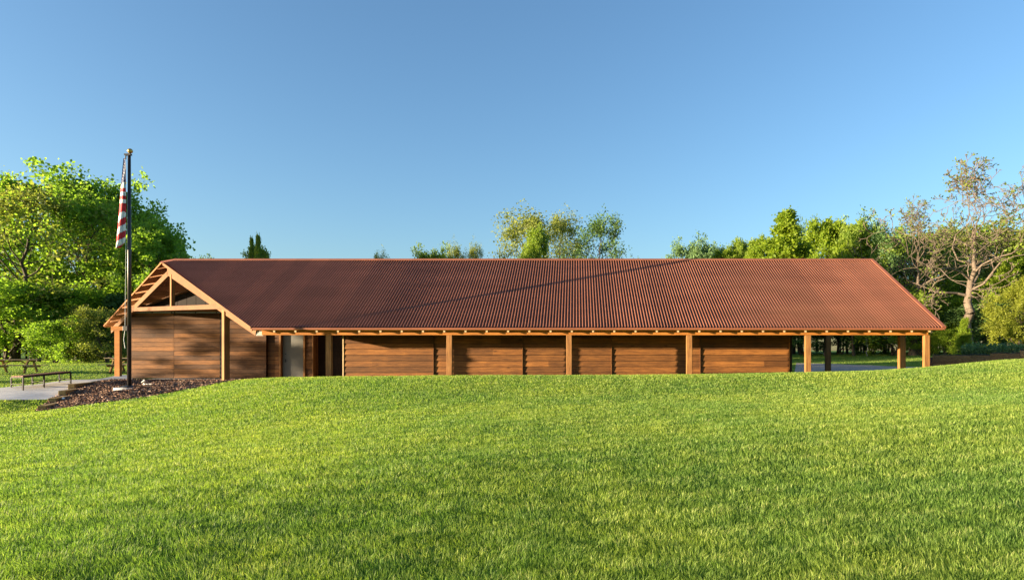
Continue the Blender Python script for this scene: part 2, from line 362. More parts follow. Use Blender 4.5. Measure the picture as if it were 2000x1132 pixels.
# ------------------------------------------------------------ the pavilion
pav = empty('timber_pavilion', (0, 1.25*U, 0))
tag(pav, 'long low brown timber pavilion with red-brown corrugated roof at the top of the lawn', 'pavilion')
RD = 1.2457; ZE = EYE+1.01; ZR = EYE+4.56; RB = 1.482; ZB = EYE+1.60
XR = xu(720)
def xcut(D): return xu(-635-1518*(D-1))
def xtr(D): return xu(-607-1518*(D-1))
def Dcut(x): return 1-(x*50+635)/1518
def zridge(x):
    t = np.clip((-974-x*50)/34.0, 0, 1); return ZR-.125*t
def zroof(x, D):
    zr = zridge(x)
    return np.where(D <= RD, ZE+(zr-ZE)*(D-1)/(RD-1), zr+(ZB-zr)*(D-RD)/(RB-RD))
pitch = .119; amp = .043
seg = 8; xl = xcut(RB)
def roof_sheet(name, front):
    x0 = xcut(RD) if front else xl
    n = int((XR-x0)/(pitch/seg)); xs = np.linspace(x0, XR, n)
    off = amp*np.sin(2*np.pi*xs/pitch)
    off = amp*np.tanh(1.6*np.sin(2*np.pi*xs/pitch))
    rows = []
    if front:
        Dlo = np.maximum(1, Dcut(xs)); Dhi = np.full(n, RD); tt = np.linspace(0, 1, 7)
    else:
        Dlo = np.maximum(RD, Dcut(xs))*1.0; Dlo = np.full(n, RD); Dhi = np.full(n, RB); tt = np.linspace(0, 1, 4)
        # the rear slope reaches further left as it goes back
        Dlo = np.where(xs < xcut(RD), Dcut(xs), RD)
    # unit normal of the slope in y,z
    th = math.atan2(ZR-ZE, (RD-1)*U) if front else -math.atan2(ZR-ZB, (RB-RD)*U)
    for t in tt:
        D = Dlo+(Dhi-Dlo)*t; z = zroof(xs, D)
        rows.append(np.stack([xs, D*U-off*math.sin(th), z+off*math.cos(th)], 1))
    V = np.concatenate(rows); I = np.arange(len(V)).reshape(len(tt), n)
    q = np.stack([I[:-1, :-1], I[:-1, 1:], I[1:, 1:], I[1:, :-1]], -1).reshape(-1, 4)
    if not front: q = q[:, ::-1]
    V = V-np.array(pav.location); return npmesh(name, V, q, mat=M['roof'], smooth=True, parent=pav)
roof = roof_sheet('roof', True); roof['label'] = 'front roof slope of red-brown corrugated metal'
roofb = roof_sheet('roof', False); roofb['label'] = 'rear roof slope'
def sub(o, p):   # reparent child mesh under part p (both local to pav)
    o.parent = p; return o
# ridge cap
mb = MB()
xs = [xcut(RD)-.02, xu(-974), 0, XR+.02]
for i in range(3):
    a, b = xs[i], xs[i+1]; za = float(zridge(a)); zb = float(zridge(b))
    for s_, wd, sl_ in ((-1, .16, .59), (1, .16, .45)):
        y0 = RD*U; y1 = y0+s_*wd
        mb.add([(a, y0, za+.055), (b, y0, zb+.055), (b, y1, zb+.055-wd*sl_), (a, y1, za+.055-wd*sl_),
                (a, y0, za+.035), (b, y0, zb+.035), (b, y1, zb+.035-wd*sl_), (a, y1, za+.035-wd*sl_)],
               [(0, 1, 2, 3), (4, 5, 6, 7), (0, 1, 5, 4), (3, 2, 6, 7), (0, 3, 7, 4), (1, 2, 6, 5)])
mb.build('ridge_cap', M['flash'], pav)
# right rake flashing
mb = MB()
a = Vector((XR-.03, U-.02, ZE+.01)); b = Vector((XR-.03, RD*U, ZR+.02)); nrm = Vector((0, -(ZR-ZE), (RD-1)*U)).normalized()
mb.beam(a+nrm*.02, b+nrm*.02, .16, .03, nrm); mb.beam(a-nrm*.05+Vector((.06, 0, 0)), b-nrm*.05+Vector((.06, 0, 0)), .02, .14, nrm)
b2 = Vector((XR-.03, RB*U, ZB)); mb.beam(b+Vector((0, 0, .01)), b2+Vector((0, 0, .01)), .16, .03)
mb.build('rake_flashing', M['flash'], pav)
# eave fascia strip
mb = MB(); mb.box(xcut(1)-.0, XR, U+.005, U+.035, EYE+.945, EYE+1.0); mb.build('eave_flashing', M['flash'], pav)
# decks under the metal
def quadslab(mb, P, t, **k):
    P = [Vector(p) for p in P]; n = (P[1]-P[0]).cross(P[3]-P[0]).normalized()
    if n.z > 0: n = -n
    mb.hexa([p+n*t for p in P]+P, **k)
dz = .069
mb = MB()
quadslab(mb, [(xcut(1)+.02, U+.04, ZE-dz), (XR-.04, U+.04, ZE-dz), (XR-.04, RD*U, ZR-dz), (xu(-974), RD*U, ZR-dz)], .03)
mb.add([(xcut(1)+.02, U+.04, ZE-dz), (xu(-974), RD*U, ZR-dz), (xcut(RD)+.02, RD*U, ZR-.125-dz)], [(0, 1, 2)])
mb.build('roof_deck', M['deck'], pav)
# rear deck, board by board so the underside reads as planks
mb = MB(); N = 24
for i in range(N):
    D0 = RD+(RB-RD)*i/N+.0006; D1 = RD+(RB-RD)*(i+1)/N-.0006
    z0 = float(zroof(0, D0))-dz; z1 = float(zroof(0, D1))-dz
    quadslab(mb, [(xcut(D0)+.03, D0*U, z0-(.09 if i == 0 else 0)*0), (XR-.04, D0*U, z0), (XR-.04, D1*U, z1), (xcut(D1)+.03, D1*U, z1)], .028)
mb.build('roof_deck', M['deck'], pav)
# oblique rake boards (left gable)
def rk(a, b, w_, h_, name, mat, drop=.0):
    m_ = MB(); m_.beam(Vector(a)-Vector((0, 0, drop)), Vector(b)-Vector((0, 0, drop)), w_, h_); return m_.build(name, mat, pav)
Pf = (xcut(1), U, ZE); Pa = (xcut(RD), RD*U, ZR-.125); Pb = (xcut(RB), RB*U, ZB)
rk(Pf, Pa, .035, .07, 'rake_board', M['rafter'], .0)
rk((Pf[0]+.04, Pf[1]+.02, Pf[2]), (Pa[0]+.04, Pa[1]+.03, Pa[2]), .03, .08, 'rake_board', M['rafter'], .10)
rk(Pa, Pb, .035, .08, 'rake_board', M['deck'], .01)
# truss at the left gable
def TP(px, py, dd=0):
    D = 911.0/(1518+(px-PX)); p = W(px, py, D); return p
mb = MB(); mb.beam(TP(330, 534), TP(219, 646), .12, .28); mb.build('truss_rafter', M['rafter'], pav, bevel=.008)
mb = MB(); mb.beam(TP(329, 532.5)+Vector((0, 0, .10)), TP(503, 652)+Vector((0, 0, .13)), .12, .42); mb.build('truss_rafter', M['rafter'], pav, bevel=.008)
mb = MB(); mb.beam(TP(252, 604.5), TP(437, 598.5), .16, .21); mb.build('tie_beam', M['tie'], pav, bevel=.008)
mb = MB(); pk = TP(337, 560); dirg = Vector((1518, -F)).normalized()
def obox(mb, c, w_, d_, z0, z1):
    e = Vector((dirg.x, dirg.y)); n = Vector((-e.y, e.x)); P = []
    for z in (z0, z1):
        for i, j in ((-1, -1), (1, -1), (1, 1), (-1, 1)):
            q_ = Vector((c.x, c.y))+e*(w_/2*i)+n*(d_/2*j); P.append((q_.x, q_.y, z))
    mb.hexa(P)
obox(mb, pk, .17, .17, TP(337, 599).z, TP(337, 536).z); mb.build('king_post', M['timber_z'], pav, bevel=.008)
mb = MB(); pp = TP(441, 650); obox(mb, pp, .235, .235, -.2, TP(441, 601).z); mb.build('post', M['timber_z'], pav, bevel=.01)
mb = MB(); q0 = W(231, 700, 1.462); mb.box(q0.x-.15, q0.x+.15, q0.y-.1, q0.y+.1, -.1, W(231, 640, 1.462).z); mb.build('post', M['timber_x'], pav, bevel=.01)
# galvanised shoe at the foot of the oblique post and plate at the beam end
mb = MB(); obox(mb, pp+Vector((0, 0, 0)), .27, .27, .02, .24); mb.build('post_shoe', M['black'], pav)
mb = MB(); g = W(507.5, 651, 1.018); mb.box(g.x-.15, g.x+.14, g.y-.03, g.y+.0, g.z-.085, g.z+.085)
for i in range(4):
    for j in range(3): mb.box(g.x-.10+i*.065, g.x-.085+i*.065, g.y-.038, g.y-.031, g.z-.06+j*.05, g.z-.045+j*.05, 1)
mb.build('beam_plate', [M['galv'], M['black']], pav)
# lookouts under the rear slope overhang
for k in range(8):
    D = RD+(RB-RD)*(.08+.115*k); D2 = D-.012
    a = Vector((xcut(D)+.06, D*U, float(zroof(0, D))-.125)); b = Vector((xtr(D)+.75, D2*U, float(zroof(0, D2))-.125))
    m_ = MB(); m_.beam(a, b, .07, .09); m_.build('lookout', M['deck'], pav)
# inner beam and dark partition seen through the open gable
a = W(262, 603, 1.41); b = W(440, 537, 1.291)
mb = MB(); mb.beam(a, b, .1, .2); mb.build('inner_beam', M['rafter'], pav)
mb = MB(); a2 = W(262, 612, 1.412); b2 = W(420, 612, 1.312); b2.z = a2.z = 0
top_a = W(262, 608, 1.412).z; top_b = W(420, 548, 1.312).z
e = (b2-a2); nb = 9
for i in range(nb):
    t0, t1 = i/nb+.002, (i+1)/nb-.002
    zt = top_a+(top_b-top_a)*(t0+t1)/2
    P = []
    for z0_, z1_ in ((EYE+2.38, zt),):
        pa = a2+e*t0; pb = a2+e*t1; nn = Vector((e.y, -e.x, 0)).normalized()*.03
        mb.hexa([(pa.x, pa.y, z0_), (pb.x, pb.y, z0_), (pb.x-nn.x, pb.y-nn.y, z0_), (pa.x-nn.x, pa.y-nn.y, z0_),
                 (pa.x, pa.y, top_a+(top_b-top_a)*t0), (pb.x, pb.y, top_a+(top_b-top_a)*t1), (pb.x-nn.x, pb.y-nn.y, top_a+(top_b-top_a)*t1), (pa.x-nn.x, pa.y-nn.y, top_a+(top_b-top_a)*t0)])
mb.build('gable_partition', M['shadewood'], pav)
# eave beam and posts
YB = 1.018*U
mb = MB(); x0 = W(513, 0, 1.018).x; x1 = W(1811, 0, 1.018).x
mb.box(x0, x1, YB-.08, YB+.08, EYE+.73, EYE+.955); mb.build('eave_beam', M['timber_x'], pav, bevel=.006)
for px in (643, 878, 1111.5, 1346, 1577.5, 1809):
    c = W(px, 0, 1.018).x; m_ = MB(); m_.box(c-.11, c+.11, YB-.083, YB+.083, -.3, EYE+.729); m_.build('post', M['timber_z'], pav, bevel=.012)
mb = MB(); c = W(1617, 0, 1.415); mb.box(c.x-.14, c.x+.14, c.y-.1, c.y+.1, -.1, EYE+1.3); mb.build('post', M['timber_z'], pav, bevel=.012)
mb = MB(); c = W(1761, 0, 1.095); mb.box(c.x-.13, c.x+.13, c.y-.1, c.y+.1, -.1, EYE+1.9); mb.build('post', M['timber_z'], pav, bevel=.012)
mb = MB(); mb.box(xtr(1.46), xu(708), 1.44*U-.08, 1.44*U+.08, EYE+1.3, EYE+1.53); mb.build('rear_beam', M['timber_x'], pav)
# rafters with pale cut tails
tails = [1075+41.72*k for k in range(-13, 18)]+[1819]
for px in tails:
    x = W(px, 0, 1.0).x; D1 = min(RD-.01, 1.24)
    m_ = MB(); s_ = .08
    ya, yb = U+.12, D1*U; za = ZE-.02+(ZR-ZE)*(.12/U)/(RD-1)-.075; zb = float(zroof(0, 1.24))-.085
    zA = EYE+.835; m_.hexa([(x-s_/2, ya, zA), (x+s_/2, ya, zA), (x+s_/2, yb, zb-.09), (x-s_/2, yb, zb-.09),
                            (x-s_/2, ya, zA+.085), (x+s_/2, ya, zA+.085), (x+s_/2, yb, zb), (x-s_/2, yb, zb)])
    m_.box(x-s_/2+.002, x+s_/2-.002, ya-.006, ya-.001, zA+.002, zA+.083, 1)
    m_.build('rafter', [M['rafter'], M['pale']], pav)
# lap siding
def siding(mb, x0, x1, y, z0, z1, zref, e=.247, lap=.034, joints=True, tb=.012):
    k = math.floor((z0-zref)/e); z = zref+k*e
    while z < z1:
        a, b = max(z, z0)+.019, min(z+e, z1)
        if b-a > .02:
            xs_ = [x0]
            if joints and x1-x0 > 2.5 and random.random() < .45: xs_.append(random.uniform(x0+.8, x1-.8))
            xs_.append(x1)
            for i in range(len(xs_)-1):
                l = xs_[i]+(.002 if i else 0); r = xs_[i+1]
                ta = lap*(1-(a-z)/e); tb_ = lap*(1-(b-z)/e)+tb
                mb.hexa([(l, y-ta-tb, a), (r, y-ta-tb, a), (r, y, a), (l, y, a), (l, y-tb_+.0, b), (r, y-tb_, b), (r, y, b), (l, y, b)])
        z += e
    return mb
ZREF = EYE-.075
YW = 1.0915*U
edges = [672, 847, 1020.5, 1194, 1367, 1541]
topw = EYE+1.6
for i in range(5):
    xa = W(edges[i]+(1.2 if i else 2), 0, 1.0915).x; xb = W(edges[i+1]-.6, 0, 1.0915).x
    m_ = siding(MB(), xa, xb, YW, 0.02, topw, ZREF); p = m_.build('wall_panel', M['siding'], pav)
    t_ = MB(); t_.box(xb+.001, xb+.03, YW-.085, YW+.02, .02, topw); t_.build('corner_board', M['siding'], p); bpy.data.objects[-1] if False else None
mb = MB(); xa = W(672, 0, 1.0915).x; mb.box(xa-.05, xa, YW-.05, YW+.05, .02, topw); mb.build('corner_board', M['pale'], pav)
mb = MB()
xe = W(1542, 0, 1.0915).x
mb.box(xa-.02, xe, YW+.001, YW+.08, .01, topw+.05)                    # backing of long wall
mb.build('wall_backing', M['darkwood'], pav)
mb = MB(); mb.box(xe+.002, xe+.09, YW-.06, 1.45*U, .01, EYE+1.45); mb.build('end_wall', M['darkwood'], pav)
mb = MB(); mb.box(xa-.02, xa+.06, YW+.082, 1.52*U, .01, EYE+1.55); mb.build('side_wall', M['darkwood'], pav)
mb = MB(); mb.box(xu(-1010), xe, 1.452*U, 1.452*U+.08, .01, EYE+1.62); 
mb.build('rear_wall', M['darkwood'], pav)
# recessed entry wall behind the gable
Y2 = 1.42*U; ZR2 = 0.03
def X2(px, D=1.42): return W(px, 0, D).x
ztop2 = W(0, 611, 1.42).z
lab = ['left leaf of the big sliding barn door', 'right leaf of the big sliding barn door']
for (pa, pb), l_ in (((256, 340), lab[0]), ((340.6, 430), lab[1])):
    m_ = siding(MB(), X2(pa), X2(pb), Y2, .03, ztop2, .02, joints=False); o = m_.build('barn_door', M['siding'], pav); o['label'] = l_
m_ = siding(MB(), X2(434), X2(520), Y2, .03, ztop2, .02); m_.build('wall_panel', M['siding'], pav)
mb = MB(); mb.box(X2(254), X2(437), Y2-.12, Y2-.07, ztop2-.0, ztop2+.05); mb.build('door_track', M['galv'], pav)
mb = MB(); mb.box(X2(254), X2(437), Y2-.07, Y2, ztop2+.001, ztop2+.10)
for px in (262, 300, 338, 344, 385, 426): mb.box(X2(px)-.02, X2(px)+.02, Y2-.135, Y2-.121, ztop2-.08, ztop2+.05)
mb.build('track_header', M['black'], pav)
mb = MB(); mb.box(X2(254), X2(520), Y2+.001, Y2+.10, .0, ztop2+.09); mb.build('wall_backing', M['darkwood'], pav)
mb = MB(); mb.box(X2(430.3), X2(433.7), Y2-.02, Y2-.0, .02, ztop2); mb.build('door_gap_strip', M['black'], pav)
Y3 = Y2+.16
zt3 = W(0, 640, 1.43).z+.35
for pa, pb in ((520.3, 543), (594.5, 608)):
    m_ = siding(MB(), X2(pa), X2(pb), Y3, .03, zt3, .02, joints=False); m_.build('wall_panel', M['siding'], pav)
mb = MB(); mb.box(X2(543.2), X2(546.5), Y3-.06, Y3+.35, .02, zt3); mb.box(X2(591), X2(594.2), Y3-.09, Y3+.35, .02, zt3); mb.build('door_frame', M['timber_z'], pav)
mb = MB(); mb.box(X2(608.2), X2(610), Y3-.06, Y3+2.0, .02, zt3); mb.build('corner_board', M['timber_z'], pav)
door = MB().box(X2(547.5), X2(590.5), Y3+.12, Y3+.17, .03, zt3).build('door', M['greydoor'], pav)
m_ = MB(); hx = X2(553); hz = .98
m_.tube([(hx, Y3+.12, hz), (hx, Y3+.06, hz)], .018, 8); m_.tube([(hx, Y3+.06, hz), (hx+.13, Y3+.06, hz-.01)], .012, 8)
m_.box(hx-.03, hx+.03, Y3+.105, Y3+.119, hz-.09, hz+.09); m_.build('handle', M['black'], door)
m_ = MB().tube([(hx+.01, Y3+.12, 1.35), (hx+.01, Y3+.10, 1.35)], .03, 10); m_.build('lock', M['black'], door)
mb = MB(); mb.box(X2(545), X2(610), Y3+.351, Y3+.40, .0, zt3+.1); mb.box(X2(520.5), X2(543), Y3+.001, Y3+.05, 0, zt3+.1); mb.build('wall_backing', M['darkwood'], pav)
m_ = siding(MB(), X2(600), xa, 1.50*U, .02, zt3, .03); m_.build('wall_panel', M['siding'], pav)
mb = MB(); mb.box(X2(600), xa, 1.50*U+.001, 1.50*U+.08, .0, zt3); mb.build('wall_backing', M['darkwood'], pav)
m_ = MB(); c = W(635, 0, 1.49); m_.tube([(c.x, c.y, 0), (c.x, c.y, 2.2)], .03, 10); m_.build('downpipe', M['galv'], pav)
m_ = MB(); a = W(651, 728.5, 1.47); b = W(669, 726.5, 1.47); m_.tube([a, b], .10, 16)
m_ = m_.build('pipe', M['galv']); tag(m_, 'fat pale grey pipe lying low in the dark entry right of a post', 'pipe')
# ------------------------------------------------------------ flagpole and flag
FD = .922
fb = W(252.5, 757, FD); fbz = h1(fb.x, fb.y)+.03
fp = empty('flagpole', (fb.x, fb.y, fbz)); tag(fp, 'tall dark bronze flagpole with gold ball standing in the mulch bed', 'flagpole')
ft = W(252.5, 300, FD)
def pz(py): return W(0, py, FD).z
MB().tube([(fb.x, fb.y, fbz), (fb.x, fb.y, ft.z*.55), (fb.x, fb.y, ft.z)], [.068, .062, .048], 20).build('shaft', M['metal_dark'], fp, smooth=True)
def sphere(c, r, name, mat, parent, n=14):
    m_ = MB(); pts = [(c.x, c.y, c.z-r*math.cos(math.pi*i/n)) for i in range(n+1)]; m_.tube(pts, [max(.001, r*math.sin(math.pi*i/n)) for i in range(n+1)], 18)
    return m_.build(name, mat, parent, smooth=True)
sphere(Vector((fb.x+.03, fb.y, pz(295))), .088, 'ball', M['gold'], fp)
MB().box(fb.x-.16, fb.x+.07, fb.y-.05, fb.y+.05, pz(303.5), pz(300.5)).tube([(fb.x-.13, fb.y, pz(302)), (fb.x-.13, fb.y, pz(311))], .02, 6).build('truck', M['black'], fp)
MB().box(fb.x-.14, fb.x+.03, fb.y-.14, fb.y-.05, pz(646), pz(636.5)).build('cleat_box', M['black'], fp, bevel=.01)
MB().tube([(fb.x-.085, fb.y-.06, pz(315)), (fb.x-.075, fb.y-.07, pz(500)), (fb.x-.09, fb.y-.09, pz(637))], .006, 5).tube([(fb.x-.09, fb.y-.09, pz(646)), (fb.x-.15, fb.y-.07, pz(662)), (fb.x-.10, fb.y-.07, pz(680))], .01, 5).build('halyard', M['white'], fp)
MB().tube([(fb.x, fb.y, fbz), (fb.x, fb.y, fbz+.035), (fb.x, fb.y, fbz+.07)], [.24, .22, .09], 24).build('base_collar', M['black'], fp, smooth=False)
MB().tube([(fb.x+.05, fb.y, fbz-.15), (fb.x+.05, fb.y, fbz-.012)], [.52, .5], 36).build('footing', M['concrete'], fp)
# flag: limp cloth, folded on itself
NUf, NVf = 14, 120; m_ = MB(); y0f = fb.y-.05
def flag_pt(u, v):     # u 0 (outer left edge) .. 1 (at the pole), v 0 top .. 1 bottom
    py = 311+v*175
    L = np.interp(py, [311, 330, 360, 405, 440, 470, 486], [245.5, 243.5, 240.5, 237.5, 235, 233, 232.5]); R = np.interp(py, [311, 340, 400, 450, 475, 486], [248.5, 250, 250.5, 250, 249, 241])
    px = L+(R-L)*u; c = W(px, py-(u-.3)*2*(v > .9), FD)
    d = .035*math.sin(u*6+v*3)*(.4+v)
    return (c.x, y0f-.06+d-.05*v, c.z)
grid = [[flag_pt(i/NUf, j/NVf) for i in range(NUf+1)] for j in range(NVf+1)]
for j in range(NVf):
    for i in range(NUf):
        u = (i+.5)/NUf; v = (j+.5)/NVf; py = 311+v*175
        if py < 364-u*8 and u < .82+.1*math.sin(v*30): mi = 2
        elif py < 362: mi = 1 if u < .9 else 0
        elif py < 404: mi = 0 if int((py-362)/7.4) % 2 else 1
        elif py < 410+u*6: mi = 0
        else: mi = 1 if int((py-410+u*13)/13.2) % 2 else 0
        if mi == 2 and (i*3+j*5) % 17 == 0 and j > 6: mi = 1
        P = [grid[j][i], grid[j][i+1], grid[j+1][i+1], grid[j+1][i]]
        m_.add(P, [(0, 1, 2, 3)], mi)
fl = m_.build('flag', [M['flag_red'], M['flag_white'], M['flag_blue']], None)
bmf = bmesh.new(); bmf.from_mesh(fl.data); bmesh.ops.remove_doubles(bmf, verts=bmf.verts, dist=1e-5); bmf.to_mesh(fl.data); bmf.free()
fl.data.polygons.foreach_set('use_smooth', [True]*len(fl.data.polygons))
sf = fl.modifiers.new('thick', 'SOLIDIFY'); sf.thickness = .006
tag(fl, 'limp red and white striped flag with starred navy corner hanging by the pole top', 'flag')
# flood light and small white cap
g = W(286, 755, .95); gz = h1(g.x, g.y)+.02
sp = empty('spotlight', (g.x, g.y, gz)); tag(sp, 'small pale ground spotlight on the mulch right of the flagpole', 'spotlight')
MB().tube([(g.x-.1, g.y, gz), (g.x-.1, g.y, gz+.16)], .02, 8).build('stem', M['galv'], sp)
MB().tube([(g.x-.17, g.y-.02, gz+.1), (g.x-.06, g.y+.02, gz+.18)], [.03, .055], 12).build('lamp_head', M['galv'], sp)
MB().box(g.x-.02, g.x+.26, g.y-.1, g.y+.1, gz-.01, gz+.07).build('junction_box', M['galv'], sp, bevel=.01)
g = W(124, 778, .93); gz = h1(g.x, g.y)
tag(sphere(Vector((g.x, g.y, gz+.05)), .05, 'marker_cap', M['white'], None), 'small round white cap on the mulch beside the timber steps', 'cap')
# ------------------------------------------------------------ timber edging steps
tl = [((132.5, 749.8), 1.05, (214, 740), 1.22, 'topmost of the four stepped edging timbers beside the concrete path'),
      ((113.5, 762.6), 0.98, (152, 758), 1.06, 'second timber from the top of the stepped edging by the path'),
      ((93.5, 777.4), 0.91, (137, 772), .99, 'third timber from the top of the stepped edging, near the white cap'),
      ((73, 792), .845, (115, 786), .92, 'lowest of the four edging timbers, touching the lawn')]
for (pa, ya), Da, (pb, yb), Db, lb in tl:
    a = W(pa, ya, Da); b = W(pb, yb, Db); b.z = a.z
    d = (b-a).normalized(); s_ = Vector((d.y, -d.x, 0)); hh = .235
    wv = s_*.23
    P = [a, a+wv, b+wv, b]; m_ = MB(); P2 = [p-Vector((0, 0, hh)) for p in P]
    m_.hexa(P2+P); o = m_.build('landscape_timber', M['treated'], None, bevel=.008)
    tag(o, lb, 'timber', 'stepped timber edging between path and mulch')
# ------------------------------------------------------------ bench
def bench():
    p = [W(22, 757, 1.06), W(45, 757.5, 1.02), W(138, 745.5, 1.11), W(116, 746, 1.15)]
    for v in p: v.z = h1(v.x, v.y)+.035
    nl, fl_, fr, nr = p
    c = (nl+fr)/2; root = empty('park_bench', c); tag(root, 'long backless metal-legged bench with brown top beside the concrete path', 'bench')
    hs = .48
    top = MB(); 
    up = Vector((0, 0, 1)); a, b, c_, d = [v.copy() for v in (nl, fl_, fr, nr)]
    zt = [a.z+hs, b.z+hs, c_.z+hs, d.z+hs]
    zt = [EYE-.93, EYE-.885, EYE-.765, EYE-.80]
    A_ = [Vector((a.x, a.y, zt[0])), Vector((b.x, b.y, zt[1])), Vector((c_.x, c_.y, zt[2])), Vector((d.x, d.y, zt[3]))]
    n = 4
    for k in range(n):
        t0, t1 = k/n+.015, (k+1)/n-.015
        L0 = A_[0].lerp(A_[1], t0); L1 = A_[0].lerp(A_[1], t1); R0 = A_[3].lerp(A_[2], t0); R1 = A_[3].lerp(A_[2], t1)
        dn = Vector((0, 0, -.04)); top.hexa([L0+dn, L1+dn, R1+dn, R0+dn, L0, L1, R1, R0])
    top.build('seat', M['redwood'], root)
    fr_ = MB(); dn = Vector((0, 0, -.065))
    for q1, q2 in ((A_[0], A_[3]), (A_[1], A_[2]), (A_[0], A_[1]), (A_[3], A_[2])): fr_.beam(q1+dn, q2+dn, .04, .045)
    lo = Vector((0, 0, -.34)); fr_.beam(A_[0].lerp(A_[1], .5)+lo, A_[3].lerp(A_[2], .5)+lo, .03, .03)
    for t in (0, .42, 1): fr_.beam(A_[0].lerp(A_[3], t)+lo, A_[1].lerp(A_[2], t)+lo, .03, .03)
    fr_.build('frame', M['black'], root)
    for t in (0, .42, 1):
        for q1, q2 in ((A_[0], A_[3]), (A_[1], A_[2])):
            q_ = q1.lerp(q2, t); gz_ = h1(q_.x, q_.y); MB().beam(q_+Vector((0, 0, -.05)), (q_.x, q_.y, gz_), .045, .045, (0, 1, 0)).build('leg', M['black'], root)
bench()
# ------------------------------------------------------------ picnic tables (built at the origin, long axis X)
def picnic(loc, rz, s, label, group='wooden picnic tables on the lawn'):
    r = empty('picnic_table', (0, 0, 0)); L = 2.3
    for k in range(5): pass
    t_ = MB()
    for k in range(5): y = -.30+k*.15; t_.box(-L/2, L/2, y-.068, y+.068, .72, .76)
    t_.build('tabletop', M['tabletop'], r)
    for sgn in (-1, 1):
        b_ = MB()
        for k in range(2): y = sgn*(.66+k*.15); b_.box(-L/2, L/2, y-.068, y+.068, .41, .45)
        b_.build('seat', M['tabletop'], r)
    for sx in (-1, 1):
        f_ = MB(); x = sx*.72
        for sy in (-1, 1): f_.beam((x, sy*.22, .72), (x, sy*.62, 0), .15, .05, (1, 0, 0))
        f_.box(x+.03*sx, x+.075*sx, -.80, .80, .31, .405) if sx > 0 else f_.box(x-.075, x-.03, -.80, .80, .31, .405)
        f_.box(min(x+.03*sx, x+.075*sx), max(x+.03*sx, x+.075*sx), -.34, .34, .63, .715)
        f_.build('leg_frame', M['treated'], r)
    for sx in (-1, 1): MB().beam((sx*.70, 0, .36), (sx*.2, 0, .70), .09, .045).build('brace', M['treated'], r)
    r.location = loc; r.rotation_euler = (0, 0, rz); r.scale = (s, s, s)
    tag(r, label, 'picnic table', group); return r
g = W(30, 726, 1.5); picnic((g.x, g.y, h1(g.x, g.y)), math.radians(14), 1.06, 'picnic table on the lawn at the far left edge behind the bench')
g = W(250, 720, 1.58); picnic((g.x+.3, g.y, h1(g.x, g.y)), math.radians(8), 1.22, 'picnic table partly hidden behind the corner post of the pavilion')
# ------------------------------------------------------------ trees
def tubes_np(segs, sides):
    """segs: list of (p0,p1,r0,r1) -> verts, quads"""
    S = np.array([list(a)+list(b)+[r0, r1] for a, b, r0, r1 in segs]); p0 = S[:, :3]; p1 = S[:, 3:6]
    d = p1-p0; d /= np.linalg.norm(d, axis=1, keepdims=True)+1e-9
    a = np.where(np.abs(d[:, :1]) < .8, [[1., 0, 0]], [[0., 1, 0]]); e1 = np.cross(d, a); e1 /= np.linalg.norm(e1, axis=1, keepdims=True); e2 = np.cross(d, e1)
    n = len(S); t = np.arange(sides)*2*np.pi/sides; V = []
    for p, r in ((p0, S[:, 6]), (p1, S[:, 7])):
        V.append(p[:, None]+(e1[:, None]*np.cos(t)[None, :, None]+e2[:, None]*np.sin(t)[None, :, None])*r[:, None, None])
    V = np.stack(V, 1).reshape(-1, 3); b = (np.arange(n)*2*sides)[:, None]; k = np.arange(sides)[None]; k2 = (k+1) % sides
    return V, np.stack([b+k, b+k2, b+sides+k2, b+sides+k], -1).reshape(-1, 4)
def leaves_np(cent, rad, per, size, R, flat=.7, droop=0):
    n = len(cent)*per; c = np.repeat(cent, per, 0); rr = np.repeat(rad, per)[:, None]
    p = c+R.normal(size=(n, 3))*rr*[1, 1, flat]*.55; p[:, 2] -= droop*R.random(n)
    a = R.normal(size=(n, 3)); a[:, 2] *= .6; a /= np.linalg.norm(a, axis=1, keepdims=True)
    b = np.cross(a, R.normal(size=(n, 3))); b /= np.linalg.norm(b, axis=1, keepdims=True)
    s = size*(.6+.8*R.random(n))[:, None]
    V = np.stack([p-a*s*.5, p+b*s*.36, p+a*s*.5, p-b*s*.36], 1).reshape(-1, 3)
    q = np.arange(n*4).reshape(-1, 4); ct = np.repeat(R.random(len(cent)), per)
    return V, q, np.clip(.55*R.random(n)+.45*ct, 0, 1)
def rotv(d, ang, az):
    d = Vector(d).normalized(); a = Vector((0, 0, 1)) if abs(d.z) < .9 else Vector((1, 0, 0))
    e1 = d.cross(a).normalized(); e2 = d.cross(e1); return (d*math.cos(ang)+(e1*math.cos(az)+e2*math.sin(az))*math.sin(ang)).normalized()
ARCH = {}
